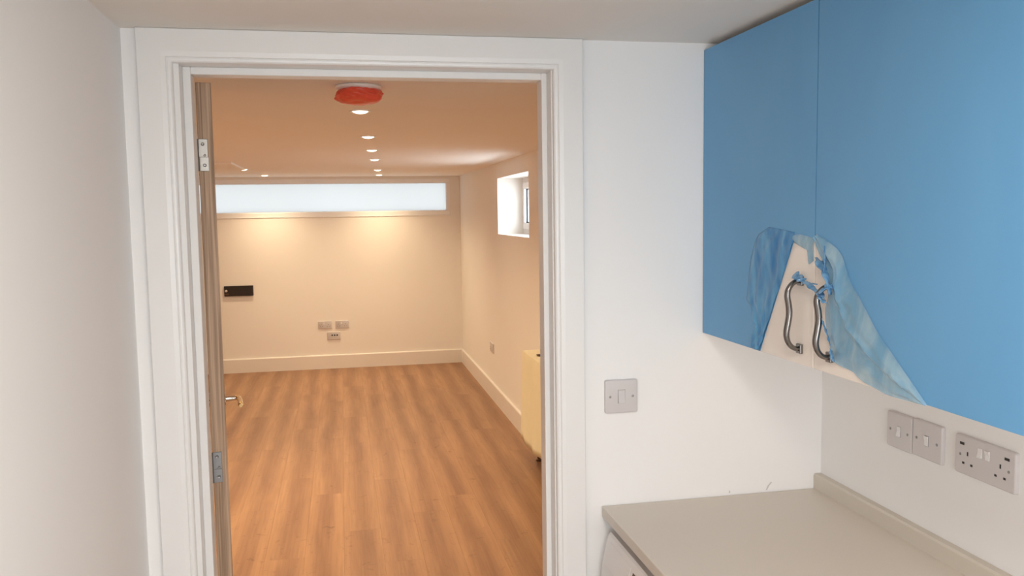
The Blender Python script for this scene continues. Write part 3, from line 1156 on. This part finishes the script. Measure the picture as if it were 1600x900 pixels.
# ------------------------------------------------------------------ worktop, upstand, washing machine
WXF, WZ = 0.6312, 0.9085
WY1 = -1.30
wt = empty('worktop', ((WXF + XR) / 2, WY1 / 2, WZ - 0.026))
tag(wt, 'grey-beige laminate worktop running along the right wall', 'worktop')
obj('slab', box(WXF, XR - 0.001, WY1, -0.0022, WZ - 0.026, WZ, bev=0.0018, seg=2), m_top, wt)
UP = [(1.2276, WZ), (1.2276, WZ + 0.0355), (1.2305, WZ + 0.0405), (XR - 0.0008, WZ + 0.0405), (XR - 0.0008, WZ)]
obj('upstand', prism(bmesh.new(), UP, 'y', WY1, -0.0008), m_upstand, wt)

wm = empty('washing_machine', (0.93, -0.335, 0))
tag(wm, 'white washing machine with bulging front tucked under the worktop', 'washing machine')
MY0, MY1 = -0.632, -0.034
body = bmesh.new()
bx(body, 0.664, 1.22, MY0, MY1, 0.015, 0.852, bev=0.006, seg=2)
obj('body', body, m_white_app, wm)
# control fascia with a curved profile
fa = [(0.668, 0.851), (0.645, 0.851), (0.640, 0.846), (0.632, 0.82), (0.624, 0.785), (0.618, 0.74), (0.617, 0.715), (0.668, 0.715)]
b = prism(bmesh.new(), fa, 'y', MY0, MY1)
obj('control_panel', b, m_white_app, wm)
b = prism(bmesh.new(), [(0.668, 0.712), (0.6165, 0.712), (0.617, 0.60), (0.620, 0.30), (0.625, 0.03), (0.668, 0.03)], 'y', MY0, MY1)
obj('front_panel', b, m_white_app, wm)
# detergent drawer front: a slightly proud curved panel
dr = [(0.640, 0.835), (0.6355, 0.834), (0.6295, 0.815), (0.6215, 0.78), (0.6168, 0.745), (0.630, 0.742)]
obj('detergent_drawer', prism(bmesh.new(), dr, 'y', -0.215, -0.060), m_white_app, wm)
obj('program_dial', lathe(bmesh.new(), [(0.026, 0.004), (0.026, -0.012), (0.022, -0.020), (0.006, -0.021)], (0.622, -0.345, 0.775), 'x', 28), m_steel, wm, smooth=True)
b = prism(bmesh.new(), [(0.64, 0.829), (0.6335, 0.828), (0.6245, 0.79), (0.64, 0.79)], 'y', -0.285, -0.232)
obj('display_window', b, m_leg, wm)
dd = obj('porthole_door', lathe(bmesh.new(), [(0.175, 0.012), (0.175, -0.012), (0.160, -0.026), (0.130, -0.030), (0.118, -0.018), (0.03, -0.024)], (0.622, -0.333, 0.43), 'x', 48), m_plate, wm, smooth=True)
obj('door_glass', lathe(bmesh.new(), [(0.117, -0.018), (0.10, -0.034), (0.05, -0.045), (0.008, -0.048)], (0.622, -0.333, 0.43), 'x', 40), m_black, dd, smooth=True)
for fx in (0.70, 1.18):
    for fy in (MY0 + 0.05, MY1 - 0.05):
        obj('foot', lathe(bmesh.new(), [(0.022, 0), (0.022, 0.008), (0.012, 0.010), (0.012, 0.016)], (fx, fy, 0), 'z', 16), m_dark, wm)

# ------------------------------------------------------------------ small scuffs in the plaster above the worktop joint
b = bmesh.new()
prism(b, [(1.088, 0.914), (1.092, 0.914), (1.098, 0.925), (1.106, 0.934), (1.103, 0.935), (1.094, 0.926)], 'y', -0.0006, 0.0)
obj('paint_scuff', b, m_scuff, wall_front)
b = bmesh.new()
prism(b, [(0.982, 0.9145), (0.986, 0.9140), (0.986, 0.919), (0.983, 0.921)], 'y', -0.0006, 0.0)
obj('paint_scuff', b, m_scuff, wall_front)
